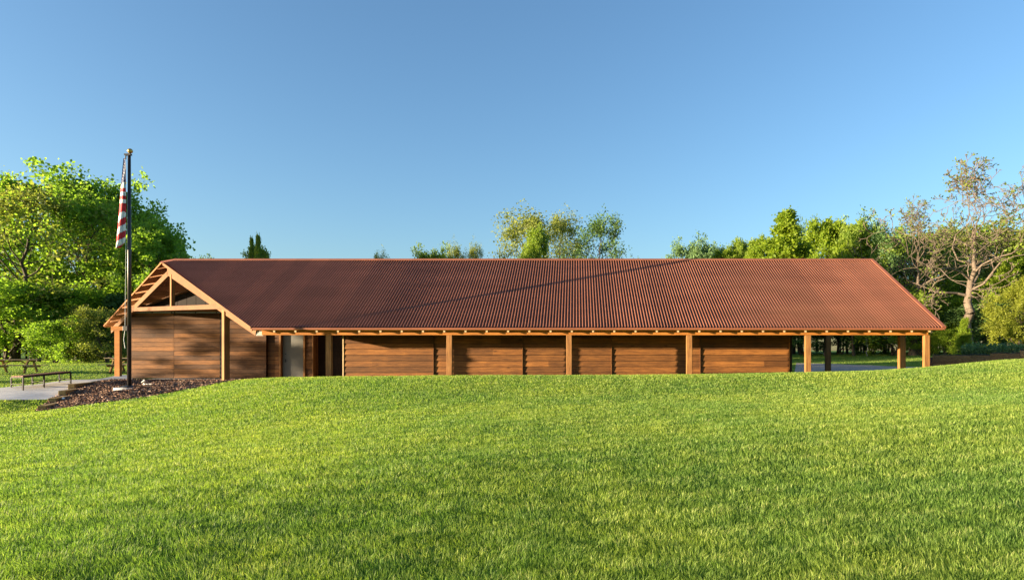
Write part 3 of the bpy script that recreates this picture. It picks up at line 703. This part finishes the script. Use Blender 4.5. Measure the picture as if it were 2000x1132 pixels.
def arch(name, seed, h=12., base=.15, prof=None, limbs=24, depth=3, per=26, lsize=.2, crad=.75, spread=.75, rise=.35, trunk_r=.26, leaf='leaf_green', bark='bark', wob=.06, kids=3, minr=0, keep=1, flat=.7, twig=.5, lean=0, multi=1, lead=.96):
    """one tree of its kind, kept once; placed copies share its meshes"""
    rd = random.Random(seed); R = np.random.default_rng(seed); segs = []; tips = []
    prof = prof or (lambda t: math.sin(math.pi*min(1, (t*.9+.12)))**.7)
    def grow(p, d, L, r, lev):
        n = 3 if lev > 1 else 2; q = Vector(p); dd = Vector(d)
        for i in range(n):
            dd = (dd+Vector((rd.gauss(0, wob*3), rd.gauss(0, wob*3), rd.gauss(0, wob*2)+.10*rise))).normalized()
            q2 = q+dd*(L/n); r2 = max(minr, r*(.82 if n == 3 else .75)); segs.append((tuple(q), tuple(q2), r, r2)); q = q2; r = r2
            if lev <= 1: tips.append(tuple(q))
        if lev <= 0: return
        for i in range(kids):
            grow(q, rotv(dd, rd.uniform(.35, .95), rd.uniform(0, 6.28)), L*rd.uniform(.55, .8), r*.68, lev-1)
    for m in range(multi):
        top = Vector((rd.gauss(0, .4)*(1+2*(multi > 1)*m)+lean, rd.gauss(0, .4)*(1+(multi > 1)*m), 0)); N = 12; P = [Vector((rd.gauss(0, .02)+.25*m, 0, -.4))]
        for i in range(1, N+1):
            t = i/N; P.append(Vector((top.x*t+rd.gauss(0, wob*1.5), top.y*t+rd.gauss(0, wob*1.5), h*lead*t)))
        rr = [trunk_r*(1-.88*(i/N)**.9)*(1.35 if i == 0 else 1) for i in range(N+1)]
        for i in range(N): segs.append((tuple(P[i]), tuple(P[i+1]), rr[i], rr[i+1]))
        az = rd.uniform(0, 6)
        for k in range(limbs//multi):
            t = base+(1-base)*((k+rd.random())/(limbs//multi))**.9; t = min(t, .985); i = min(N-1, int(t*N)); q = P[i].lerp(P[i+1], t*N-i)
            az += 2.4+rd.uniform(-.5, .5); el = rise+rd.uniform(-.2, .35)+.7*max(0, t-.6)
            L = h*.5*spread*prof((t-base)/(1-base))*rd.uniform(.6, 1.12)*.55
            d = Vector((math.cos(az)*math.cos(el), math.sin(az)*math.cos(el), math.sin(el)))
            grow(q, d, max(L, .35), max(.02, rr[i]*.45), depth-1)
    V, q = tubes_np(segs, 6); root = empty(name)
    to = npmesh('trunk', V, q, mat=M[bark], smooth=True, parent=root); to.data.attributes.new('tone', 'FLOAT', 'FACE')
    co = None
    if per:
        T = np.array(tips); T = T[R.random(len(T)) < keep]; V, q, tn = leaves_np(T, np.full(len(T), crad), per, lsize, R, flat)
        co = npmesh('crown', V, q, mat=M[leaf], tone=tn, parent=root)
    zz = np.array([t[2] for t in tips]); C.objects.unlink(root); C.objects.unlink(to)
    if co: C.objects.unlink(co)
    ARCH[name] = (root, to, co, float(np.quantile(zz, .995))+crad*.3); return
def place(kind, px, pytop, D, label, wide=1.0, leaf=None, name='tree', group=None, rz=None, zbase=None, cat='tree', off=(0, 0)):
    root, to, co, ah = ARCH[kind]; g = W(px, 0, D); x, y = g.x, g.y; zb = h1(x, y) if zbase is None else zbase
    s = (EYE+(PY-pytop)/F*y-zb)/ah
    r = root.copy(); r.name = name; C.objects.link(r); r.location = (x, y, zb); r.scale = (s*wide, s*wide, s)
    r.rotation_euler = (0, 0, random.uniform(0, 6.28) if rz is None else rz)
    for o in (to, co):
        if o is None: continue
        c = o.copy(); C.objects.link(c); c.parent = r
        if leaf and o is co: c.material_slots[0].link = 'OBJECT'; c.material_slots[0].material = M[leaf]
    tag(r, label, cat, group); return r
full = lambda t: math.sin(math.pi*min(.96, t*.82+.16))**.6
arch('broadleaf', 3, base=.10, limbs=34, prof=full, per=24, lsize=.26, crad=.62, spread=1.0, rise=.3)
arch('maple', 5, base=.12, limbs=30, prof=full, per=40, lsize=.27, crad=.55, spread=.95, rise=.45, leaf='leaf_lime')
arch('airy', 8, base=.22, limbs=30, prof=full, per=9, lsize=.24, crad=.7, spread=1.05, rise=.45, leaf='leaf_olive', wob=.09)
arch('sparse', 41, base=.3, limbs=20, prof=full, per=12, lsize=.36, crad=.5, spread=1.0, rise=.35, leaf='leaf_green', wob=.09, kids=2)
arch('highcrown_blocker', 43, base=.62, limbs=26, prof=full, per=30, lsize=.3, crad=.6, spread=1.0, rise=.3)  # unseen trees added to shade the lawn behind; crowns high enough to clear the wall
arch('fluffy', 52, base=.2, limbs=34, prof=full, per=15, lsize=.20, crad=.62, spread=1.05, rise=.45, leaf='leaf_olive', wob=.09)
arch('spire', 12, base=.10, limbs=38, prof=lambda t: max(.12, (1-t))**.8, per=26, lsize=.24, crad=.42, spread=.75, rise=.6, leaf='leaf_lime')
arch('understory', 17, h=6, base=.02, limbs=30, prof=full, per=17, lsize=.2, crad=.5, spread=1.35, rise=.3, trunk_r=.08, leaf='leaf_green', multi=3)
arch('gnarled', 21, h=12, base=.38, lead=.78, limbs=14, depth=8, prof=lambda t: .9+.25*math.sin(math.pi*t), per=1, keep=.38, minr=.018, lsize=.15, crad=.16, spread=.86, rise=.62, trunk_r=.42, wob=.11, kids=2, leaf='leaf_olive', bark='bark_tan')
arch('conifer', 25, h=6, base=.02, limbs=60, depth=2, prof=lambda t: max(.08, 1-t)**.8, per=40, lsize=.13, crad=.28, spread=.8, rise=.35, trunk_r=.09, leaf='leaf_dark')
arch('sapling', 29, h=3.2, base=.35, limbs=14, depth=3, prof=full, per=2, lsize=.10, crad=.25, spread=.75, rise=.55, trunk_r=.045, leaf='leaf_lime', bark='bark_white', wob=.05)
arch('bushy', 31, h=7, base=.02, limbs=44, depth=3, prof=full, per=40, lsize=.16, crad=.42, spread=1.1, rise=.35, trunk_r=.12, leaf='leaf_yellow', multi=2)
GL = 'trees behind the picnic lawn on the left'; GM = 'tree tops showing over the roof'; GR = 'woodland trees to the right of the pavilion'
L = [
 ('broadleaf', -70, 352, 2.7, 1.05, 'leaf_fresh', 'tall green tree cut by the left edge of the photo'),
 ('airy', 25, 350, 2.15, 1.1, 'leaf_olive', 'tall yellow-green airy tree above the left picnic table'),
 ('broadleaf', 95, 342, 2.45, .92, 'leaf_fresh', 'highest rounded green tree left of the flagpole'),
 ('airy', 150, 365, 2.25, .95, 'leaf_fresh', 'open-crowned tree with sky gaps between two tall left trees'),
 ('broadleaf', 205, 350, 2.5, .8, 'leaf_fresh', 'tall green tree directly behind the flag'),
 ('broadleaf', 240, 405, 2.75, .62, 'leaf_blue', 'darker green tree right behind the flagpole shaft'),
 ('maple', 290, 440, 2.3, .85, 'leaf_fresh', 'bright lime green maple above the open gable'),
 ('maple', 335, 470, 2.9, .62, 'leaf_fresh', 'mid green tree at the left end of the roof ridge'),
 ('broadleaf', 384, 499, 3.6, .5, 'leaf_dark', 'small dark treetop just over the left of the ridge'),
 ('understory', 10, 560, 2.1, 1.5, 'leaf_fresh', 'bright low tree behind the left picnic table'),
 ('understory', 75, 545, 2.15, 1.4, 'leaf_fresh', 'low leafy tree between picnic table and bench'),
 ('understory', 130, 560, 2.2, 1.3, 'leaf_fresh', 'low bright tree over the right end of the bench'),
 ('understory', -60, 575, 2.5, 1.5, 'leaf_fresh', 'low green tree cut by the left edge of the photo'),
 ('conifer', 172, 600, 2.1, 1.2, 'leaf_olive', 'dark bushy conifer left of the corner post'),
 ('conifer', 205, 575, 2.15, 1.15, 'leaf_dark', 'taller dark conifer next to the low roof corner'),
 ('understory', 240, 560, 2.4, 1.2, 'leaf_fresh', 'low green tree behind the low left roof corner'),
 ('understory', 212, 600, 2.03, .9, 'leaf_olive', 'brownish olive shrub beside the corner post under the low eave'),
 ('understory', 105, 620, 2.0, 1.3, 'leaf_fresh', 'shaded shrub at the edge of the left lawn'),
]
for k, px, top, D, wd, lf, lb in L: place(k, px, top, D, lb, wd, lf, group=GL)
Mi = [
 ('spire', 506, 462, 1.9, .26, 'leaf_green', 'slender upright shoot of a treetop over the left third of the ridge'),
 ('spire', 491, 468, 1.92, .24, 'leaf_green', 'slightly lower slender shoot left of the upright one'),
 ('maple', 507, 485, 1.95, .5, 'leaf_green', 'small round treetop at the foot of two slender shoots'),
 ('fluffy', 742, 492, 3.4, .35, 'leaf_olive', 'tiny olive treetop just clearing the ridge'),
 ('broadleaf', 850, 484, 3.4, .6, 'leaf_green', 'small green rounded treetop left of two pale pointed tops'),
 ('fluffy', 890, 475, 3.5, .36, 'leaf_olive', 'pale pointed olive treetop, left one of a close pair'),
 ('fluffy', 924, 475, 3.5, .34, 'leaf_olive', 'pale pointed olive treetop, right one of a close pair'),
 ('fluffy', 1035, 411, 2.7, .85, 'leaf_olive', 'large brownish olive tree over the middle of the ridge'),
 ('fluffy', 1095, 418, 2.9, .6, 'leaf_olive', 'thin brownish tree beside the big olive tree at mid ridge'),
 ('maple', 1045, 449, 2.3, .42, 'leaf_green', 'small bright green tree in front of the big olive tree'),
 ('fluffy', 1172, 420, 2.6, .68, 'leaf_dark', 'open dark green tree with visible stem right of mid ridge'),
 ('broadleaf', 1360, 468, 3.4, .62, 'leaf_blue', 'rounded blue-green treetop standing alone at right of ridge'),
 ('broadleaf', 1395, 474, 3.5, .45, 'leaf_blue', 'lower blue-green treetop beside the rounded one'),
 ('maple', 1415, 488, 3.0, .5, 'leaf_lime', 'low light green top peeping over the ridge'),
 ('maple', 1445, 470, 3.0, .42, 'leaf_green', 'small knobbly green treetop left of the bright pointed tree'),
 ('maple', 1478, 468, 2.7, .5, 'leaf_lime', 'light olive green tree leaning on the bright pointed tree'),
 ('spire', 1525, 415, 2.2, 1.0, 'leaf_lime', 'bright green pointed maple rising highest behind the right roof'),
 ('airy', 1568, 428, 2.8, .45, 'leaf_dark', 'thin wispy treetop right of the bright pointed maple'),
 ('maple', 1612, 432, 2.5, .72, 'leaf_lime', 'broad round light green tree behind the right end of ridge'),
 ('maple', 1668, 440, 2.45, .62, 'leaf_green', 'bright leafy tree at the right end of the ridge'),
 ('broadleaf', 1690, 424, 3.0, .6, 'leaf_blue', 'bluish dark treetop behind the right ridge end'),
 ('broadleaf', 1728, 448, 2.9, .65, 'leaf_dark', 'dark green tree just right of the ridge end'),
]
for k, px, top, D, wd, lf, lb in Mi: place(k, px, top, D, lb, wd, lf, group=GM)
R_ = [
 ('gnarled', 1885, 304, 2.25, 1.15, 'leaf_green', 'large gnarled nearly bare tree with tan trunk on the right'),
 ('gnarled', 1782, 385, 2.35, 1.0, 'leaf_green', 'half bare tan tree left of the large gnarled one'),
 ('broadleaf', 1790, 455, 2.8, .9, 'leaf_green', 'green tree behind the sloping right roof edge'),
 ('broadleaf', 1850, 445, 3.0, .9, 'leaf_olive', 'olive tree filling in behind the gnarled trunk'),
 ('broadleaf', 1925, 435, 3.1, .95, 'leaf_green', 'fresh green tree right of the gnarled trunk'),
 ('broadleaf', 1995, 440, 3.0, .9, 'leaf_olive', 'olive tree near the right edge of the photo'),
 ('broadleaf', 2080, 440, 2.9, 1.0, 'leaf_olive', 'olive tree beyond the right edge of the photo'),
 ('maple', 1985, 500, 2.35, .8, 'leaf_lime', 'bright green tree above the yellow bush at right edge'),
 ('maple', 1790, 560, 2.5, .9, 'leaf_green', 'green leafy tree under the big left limb'),
 ('understory', 1750, 560, 2.4, 1.2, 'leaf_green', 'low green tree behind the lower right roof corner'),
 ('understory', 1830, 570, 2.45, 1.3, 'leaf_lime', 'bright low tree right of the lowest roof corner'),
 ('understory', 1905, 590, 2.35, 1.3, 'leaf_dark', 'dark low tree behind the small columnar evergreen'),
 ('understory', 1950, 580, 2.6, 1.4, 'leaf_green', 'shaded green thicket tree near the garden bed'),
 ('understory', 1800, 625, 2.3, 1.1, 'leaf_lime', 'bright green shrub seen between the two right corner posts'),
 ('understory', 1845, 640, 2.2, 1.0, 'leaf_lime', 'yellow-green shrub just right of the corner post'),
 ('bushy', 1992, 545, 1.85, .9, 'leaf_yellow', 'golden yellow bush at the right edge above the garden bed'),
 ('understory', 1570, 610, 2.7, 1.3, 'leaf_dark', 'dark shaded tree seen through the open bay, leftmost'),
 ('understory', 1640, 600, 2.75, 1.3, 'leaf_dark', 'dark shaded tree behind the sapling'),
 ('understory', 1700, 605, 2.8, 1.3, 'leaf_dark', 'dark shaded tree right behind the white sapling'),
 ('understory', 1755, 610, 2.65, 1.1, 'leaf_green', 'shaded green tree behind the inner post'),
 ('conifer', 1880, 622, 1.75, .75, 'leaf_lime', 'small narrow columnar evergreen behind the garden bed'),
 ('sapling', 1695, 640, 2.45, 1.3, None, 'young white-barked sapling on the shaded lawn'),
]
for k, px, top, D, wd, lf, lb in R_: place(k, px, top, D, lb, wd, lf, rz=3.9 if k == 'gnarled' else None, group=GR if k != 'conifer' and k != 'sapling' else None)
# the far wood: one mass of trees closing the view behind everything
R = np.random.default_rng(77); T = []; segs = []
for i in range(420):
    x = R.uniform(-95, 85); y = R.uniform(60, 84)
    if x > 16: y = R.uniform(67, 95)
    zb = h1(x, y); hh = R.uniform(5.5, 8.0) if x > -38 and x < 34 else R.uniform(7, 12)
    lx, ly = R.normal(size=2)*.5
    segs.append(((x, y, zb-.3), (x+lx, y+ly, zb+hh*.8), R.uniform(.08, .2), .03))
    for k in range(26):
        t = R.uniform(.1 if x < 16 else .3, 1); rr = 2.2*math.sin(math.pi*min(.97, t*.85+.12)); a = R.uniform(0, 6.28)
        T.append((x+lx*t+rr*math.cos(a)*R.random()**.5, y+ly*t+rr*math.sin(a)*R.random()**.5, zb+hh*t))
T = np.array(T); V1, Q1 = tubes_np(segs, 5); V2, Q2, tn = leaves_np(T, np.full(len(T), .8), 14, .34, R)
o = npmesh('far_woods', np.concatenate([V1, V2]), np.concatenate([Q1, Q2+len(V1)]), tone=np.concatenate([np.zeros(len(Q1)), tn]))
o.data.materials.append(M['leaf_green']); o.data.materials.append(M['bark']); mi = np.zeros(len(Q1)+len(Q2), np.int32); mi[:len(Q1)] = 1; o.data.polygons.foreach_set('material_index', mi)
tag(o, 'dark mass of far woodland closing the view behind the pavilion', 'woodland', kind='stuff')
# trees out of the frame on the left: sparse ones dapple the gable wall, high crowns added to shade the back lawn
for (x, y, hh, k) in ((-47, 24.0, 6.5, 'sparse'), (-54, 20.2, 7.5, 'sparse'), (-70, 22, 17, 'highcrown_blocker'), (-78, 29, 18, 'highcrown_blocker')):
    root, to, co, ah = ARCH[k]; r = root.copy(); r.name = 'tree'; C.objects.link(r); z0 = h1(x, y); s = hh/ah
    r.location = (x, y, z0); r.scale = (s, s, s); r.rotation_euler = (0, 0, random.uniform(0, 6))
    for o in (to, co): c = o.copy(); C.objects.link(c); c.parent = r
    tag(r, {-54: 'second sparse low tree beyond the left edge, a little taller and farther off', -47: 'sparse low tree beyond the left edge whose shade dapples the barn door', -70: 'unseen tall high-crowned tree added beyond the left edge to shade the back lawn, the nearer of two', -78: 'unseen tall high-crowned tree added beyond the left edge to shade the back lawn, the farther of two'}[x], 'tree', 'shade trees left of the photo')
# ------------------------------------------------------------ raised garden bed on the right
def gz(px, py, D): return W(px, py, D)
bed = empty('garden_wall', W(1900, 700, 1.3)); bed.location.z = .4
tag(bed, 'low dark retaining wall of stacked timbers right of the pavilion', 'retaining wall')
a = W(1821, 693.5, 1.24); b = W(1933, 691, 1.18); zt = a.z
rows = 5
for px0, px1, D0, D1, top in ((1821, 1934, 1.24, 1.20, 693.5), (1934, 1992, 1.20, 1.17, 690), (1992, 2120, 1.17, 1.12, 684)):
    m_ = MB(); A_ = W(px0, top, D0); B_ = W(px1, top, D1); zt = A_.z; d = Vector((B_.x-A_.x, B_.y-A_.y, 0)); Ln = d.length; d.normalize()
    for k in range(9):
        z1 = zt-k*.14; s0 = 0
        while s0 < Ln-.01:
            s1 = min(Ln, s0+random.uniform(1.0, 2.2)); 
            if Ln-s1 < .3: s1 = Ln
            pa = A_+d*(s0+.004); pb = A_+d*(s1-.004); pa.z = pb.z = z1-.07
            m_.beam(pa+Vector((0, random.uniform(-.008, .008), 0)), pb, .14, .132); s0 = s1
    m_.build('stacked_timbers', M['oldtimber'], bed, bevel=.006)
    # soil behind
    n_ = Vector((-d.y, d.x, 0)); Q = [A_+n_*.05, B_+n_*.05, B_+n_*3.2, A_+n_*3.2]
    mm = MB()
    for q_ in Q: q_.z = zt-.10
    mm.hexa([q_-Vector((0, 0, .8)) for q_ in Q]+Q); mm.build('bed_soil', M['mulch'], bed)
    hs = MB(); pts = [A_+n_*.15+d*(Ln*i/10)+Vector((0, 0, .02+random.uniform(-.02, .03))) for i in range(11)]; hs.tube(pts, .02, 6); hs.build('edging_strip', M['black'], bed)
def plants(name, px0, px1, D0, D1, dep, pybase, n, hgt, mat, label, seed):
    R = np.random.default_rng(seed); A_ = W(px0, pybase, D0); B_ = W(px1, pybase, D1); d = Vector((B_.x-A_.x, B_.y-A_.y, 0)); n_ = Vector((-d.y, d.x, 0)).normalized()
    t = R.random(n); s = R.random(n)*dep+.25; base = np.stack([A_.x+d.x*t+n_.x*s, A_.y+d.y*t+n_.y*s, np.full(n, A_.z-.1)], 1)
    hh = hgt*(.45+.6*R.random(n))*(.6+.5*np.sin(t*23+s*2)**2); az = R.random(n)*6.28; ln = .35*R.random(n)*hh
    tip = base+np.stack([np.cos(az)*ln, np.sin(az)*ln, hh], 1); wd = .012; sx = np.stack([np.cos(az+1.57), np.sin(az+1.57), np.zeros(n)], 1)*wd
    V = np.stack([base-sx, base+sx, tip], 1).reshape(-1, 3); T = np.arange(n*3).reshape(-1, 3)
    L_ = 7; c = np.repeat(base, L_, 0)+(np.repeat(tip-base, L_, 0))*R.random((n*L_, 1)); m = n*L_
    a_ = R.normal(size=(m, 3)); a_ /= np.linalg.norm(a_, axis=1, keepdims=True); b_ = np.cross(a_, R.normal(size=(m, 3))); b_ /= np.linalg.norm(b_, axis=1, keepdims=True); sz = .07
    V2 = np.stack([c-a_*sz, c+b_*sz*.5, c+a_*sz, c-b_*sz*.5], 1).reshape(-1, 3); Q = np.arange(m*4).reshape(-1, 4)+len(V)
    o = npmesh(name, np.concatenate([V, V2]), Q, T, mat, np.concatenate([R.random(m), R.random(n)])); tag(o, label, 'plants', kind='stuff'); return o
plants('garden_plants', 1880, 2120, 1.24, 1.14, 3.0, 691, 2600, .62, M['leaf_blue'], 'blue-green leafy plants growing in the raised bed', 4)
# ------------------------------------------------------------ mulch chips
n = 45000
bx = np.array(mulch_poly); x = rng.uniform(bx[:, 0].min(), bx[:, 0].max(), n*2); y = rng.uniform(bx[:, 1].min(), bx[:, 1].max(), n*2)
k = inside(mulch_poly, x, y); x = x[k][:n]; y = y[k][:n]; n = len(x); z = H(x, y)+.022+rng.random(n)*.02
a = rng.normal(size=(n, 3)); a[:, 2] *= .35; a /= np.linalg.norm(a, axis=1, keepdims=True); b = np.cross(a, rng.normal(size=(n, 3))*[.4, .4, 1]); b /= np.linalg.norm(b, axis=1, keepdims=True)
s = (.015+.045*rng.random(n))[:, None]; c = np.stack([x, y, z], 1); wdt = s*.35
nn = np.cross(a, b)*.006
V = np.stack([c-a*s-b*wdt, c+a*s-b*wdt, c+a*s*.9+b*wdt, c-a*s*.9+b*wdt], 1).reshape(-1, 3)
o = npmesh('mulch_chips', V, np.arange(n*4).reshape(-1, 4), mat=M['chip'], tone=rng.random(n)); tag(o, 'brown bark mulch chips around the flagpole', 'mulch', kind='stuff')
# ------------------------------------------------------------ grass
def blades(name, x, y, hgt, wid, label):
    n = len(x); z = H(x, y)-.004
    cs = .16; ii = np.floor(x/cs+.35*np.sin(y*7)).astype(np.int64); jj = np.floor(y/cs+.35*np.sin(x*7)).astype(np.int64)
    hs_ = ((ii*73856093) ^ (jj*19349663)) & 0xffff; tuft = hs_/65535.0; tuft2 = ((hs_*7919) & 0xffff)/65535.0
    cl = .5+.5*np.sin(3.1*x+1.3*np.sin(2.3*y))*np.sin(2.7*y+1.7*np.sin(1.9*x)); hh = hgt*(.5+.75*rng.random(n))*(.80+.2*cl+.22*tuft)
    az = rng.random(n)*2*np.pi; la = tuft2*2*np.pi+rng.normal(size=n)*.9; lean = hh*(.12+.65*rng.random(n)**1.6)
    b = np.stack([x, y, z], 1); s = np.stack([np.cos(az), np.sin(az), np.zeros(n)], 1)*(wid/2*(.7+.6*rng.random(n)))[:, None]
    ld = np.stack([np.cos(la), np.sin(la), np.zeros(n)], 1)*lean[:, None]; up = np.stack([np.zeros(n), np.zeros(n), hh], 1)
    m = b+ld*.32+up*.58; t = b+ld+up*(1-.25*(lean/hh)[:, None]**2)
    V = np.stack([b-s, b+s, m+s*.8, m-s*.8, t], 1).reshape(-1, 3); i = np.arange(n)[:, None]*5
    tone = np.clip(.68*rng.random(n)+.32*tuft, 0, 1)
    o = npmesh(name, V, i+np.array([[0, 1, 2, 3]]), i+np.array([[3, 2, 4]]), M['grass'], np.concatenate([tone, tone]))
    tag(o, label, 'grass', kind='stuff'); return o
N = 1350000
u = rng.random(N); p_ = 1.0; ya, yb = 2.2, 25.2
# density falls as y^-1.2 -> count over trapezoid goes as y^-.2
e_ = .66; y = (ya**e_+(yb**e_-ya**e_)*u)**(1/e_)
px = np.where(rng.random(N) < .86, rng.uniform(-180, 2180, N), np.where(rng.random(N) < .5, rng.uniform(-1500, -180, N), rng.uniform(2180, 3300, N))); x = (px-PX)/F*y
k = ~inside(mulch_poly, x, y) & ~inside(path_poly, x, y)
x, y = x[k], y[k]
blades('lawn_grass', x, y, .062, (.0044)*np.clip(y/4.5, 1, 5)**.85, 'bright green mown grass of the front lawn')
# rest: behind and beside the building
N = 420000; x = rng.uniform(-48, 48, N); y = rng.uniform(24.5, 66, N)
bld = [(xcut(1.34)-.5, 1.335*U), (xu(-640), 1.09*U), (xu(720), 1.03*U), (xu(720), 1.5*U), (xcut(1.5)+1, 1.5*U)]
k = ~inside(mulch_poly, x, y) & ~inside(path_poly, x, y) & ~inside(gravel_poly, x, y) & ~inside(bld, x, y) & (np.abs(x) < .95*y+2) & ~((x > xu(-500)) & (x < xu(500)) & (y > 27))
x, y = x[k], y[k]
blades('far_grass', x, y, .05, .016, 'green grass of the lawns beside and behind the pavilion')
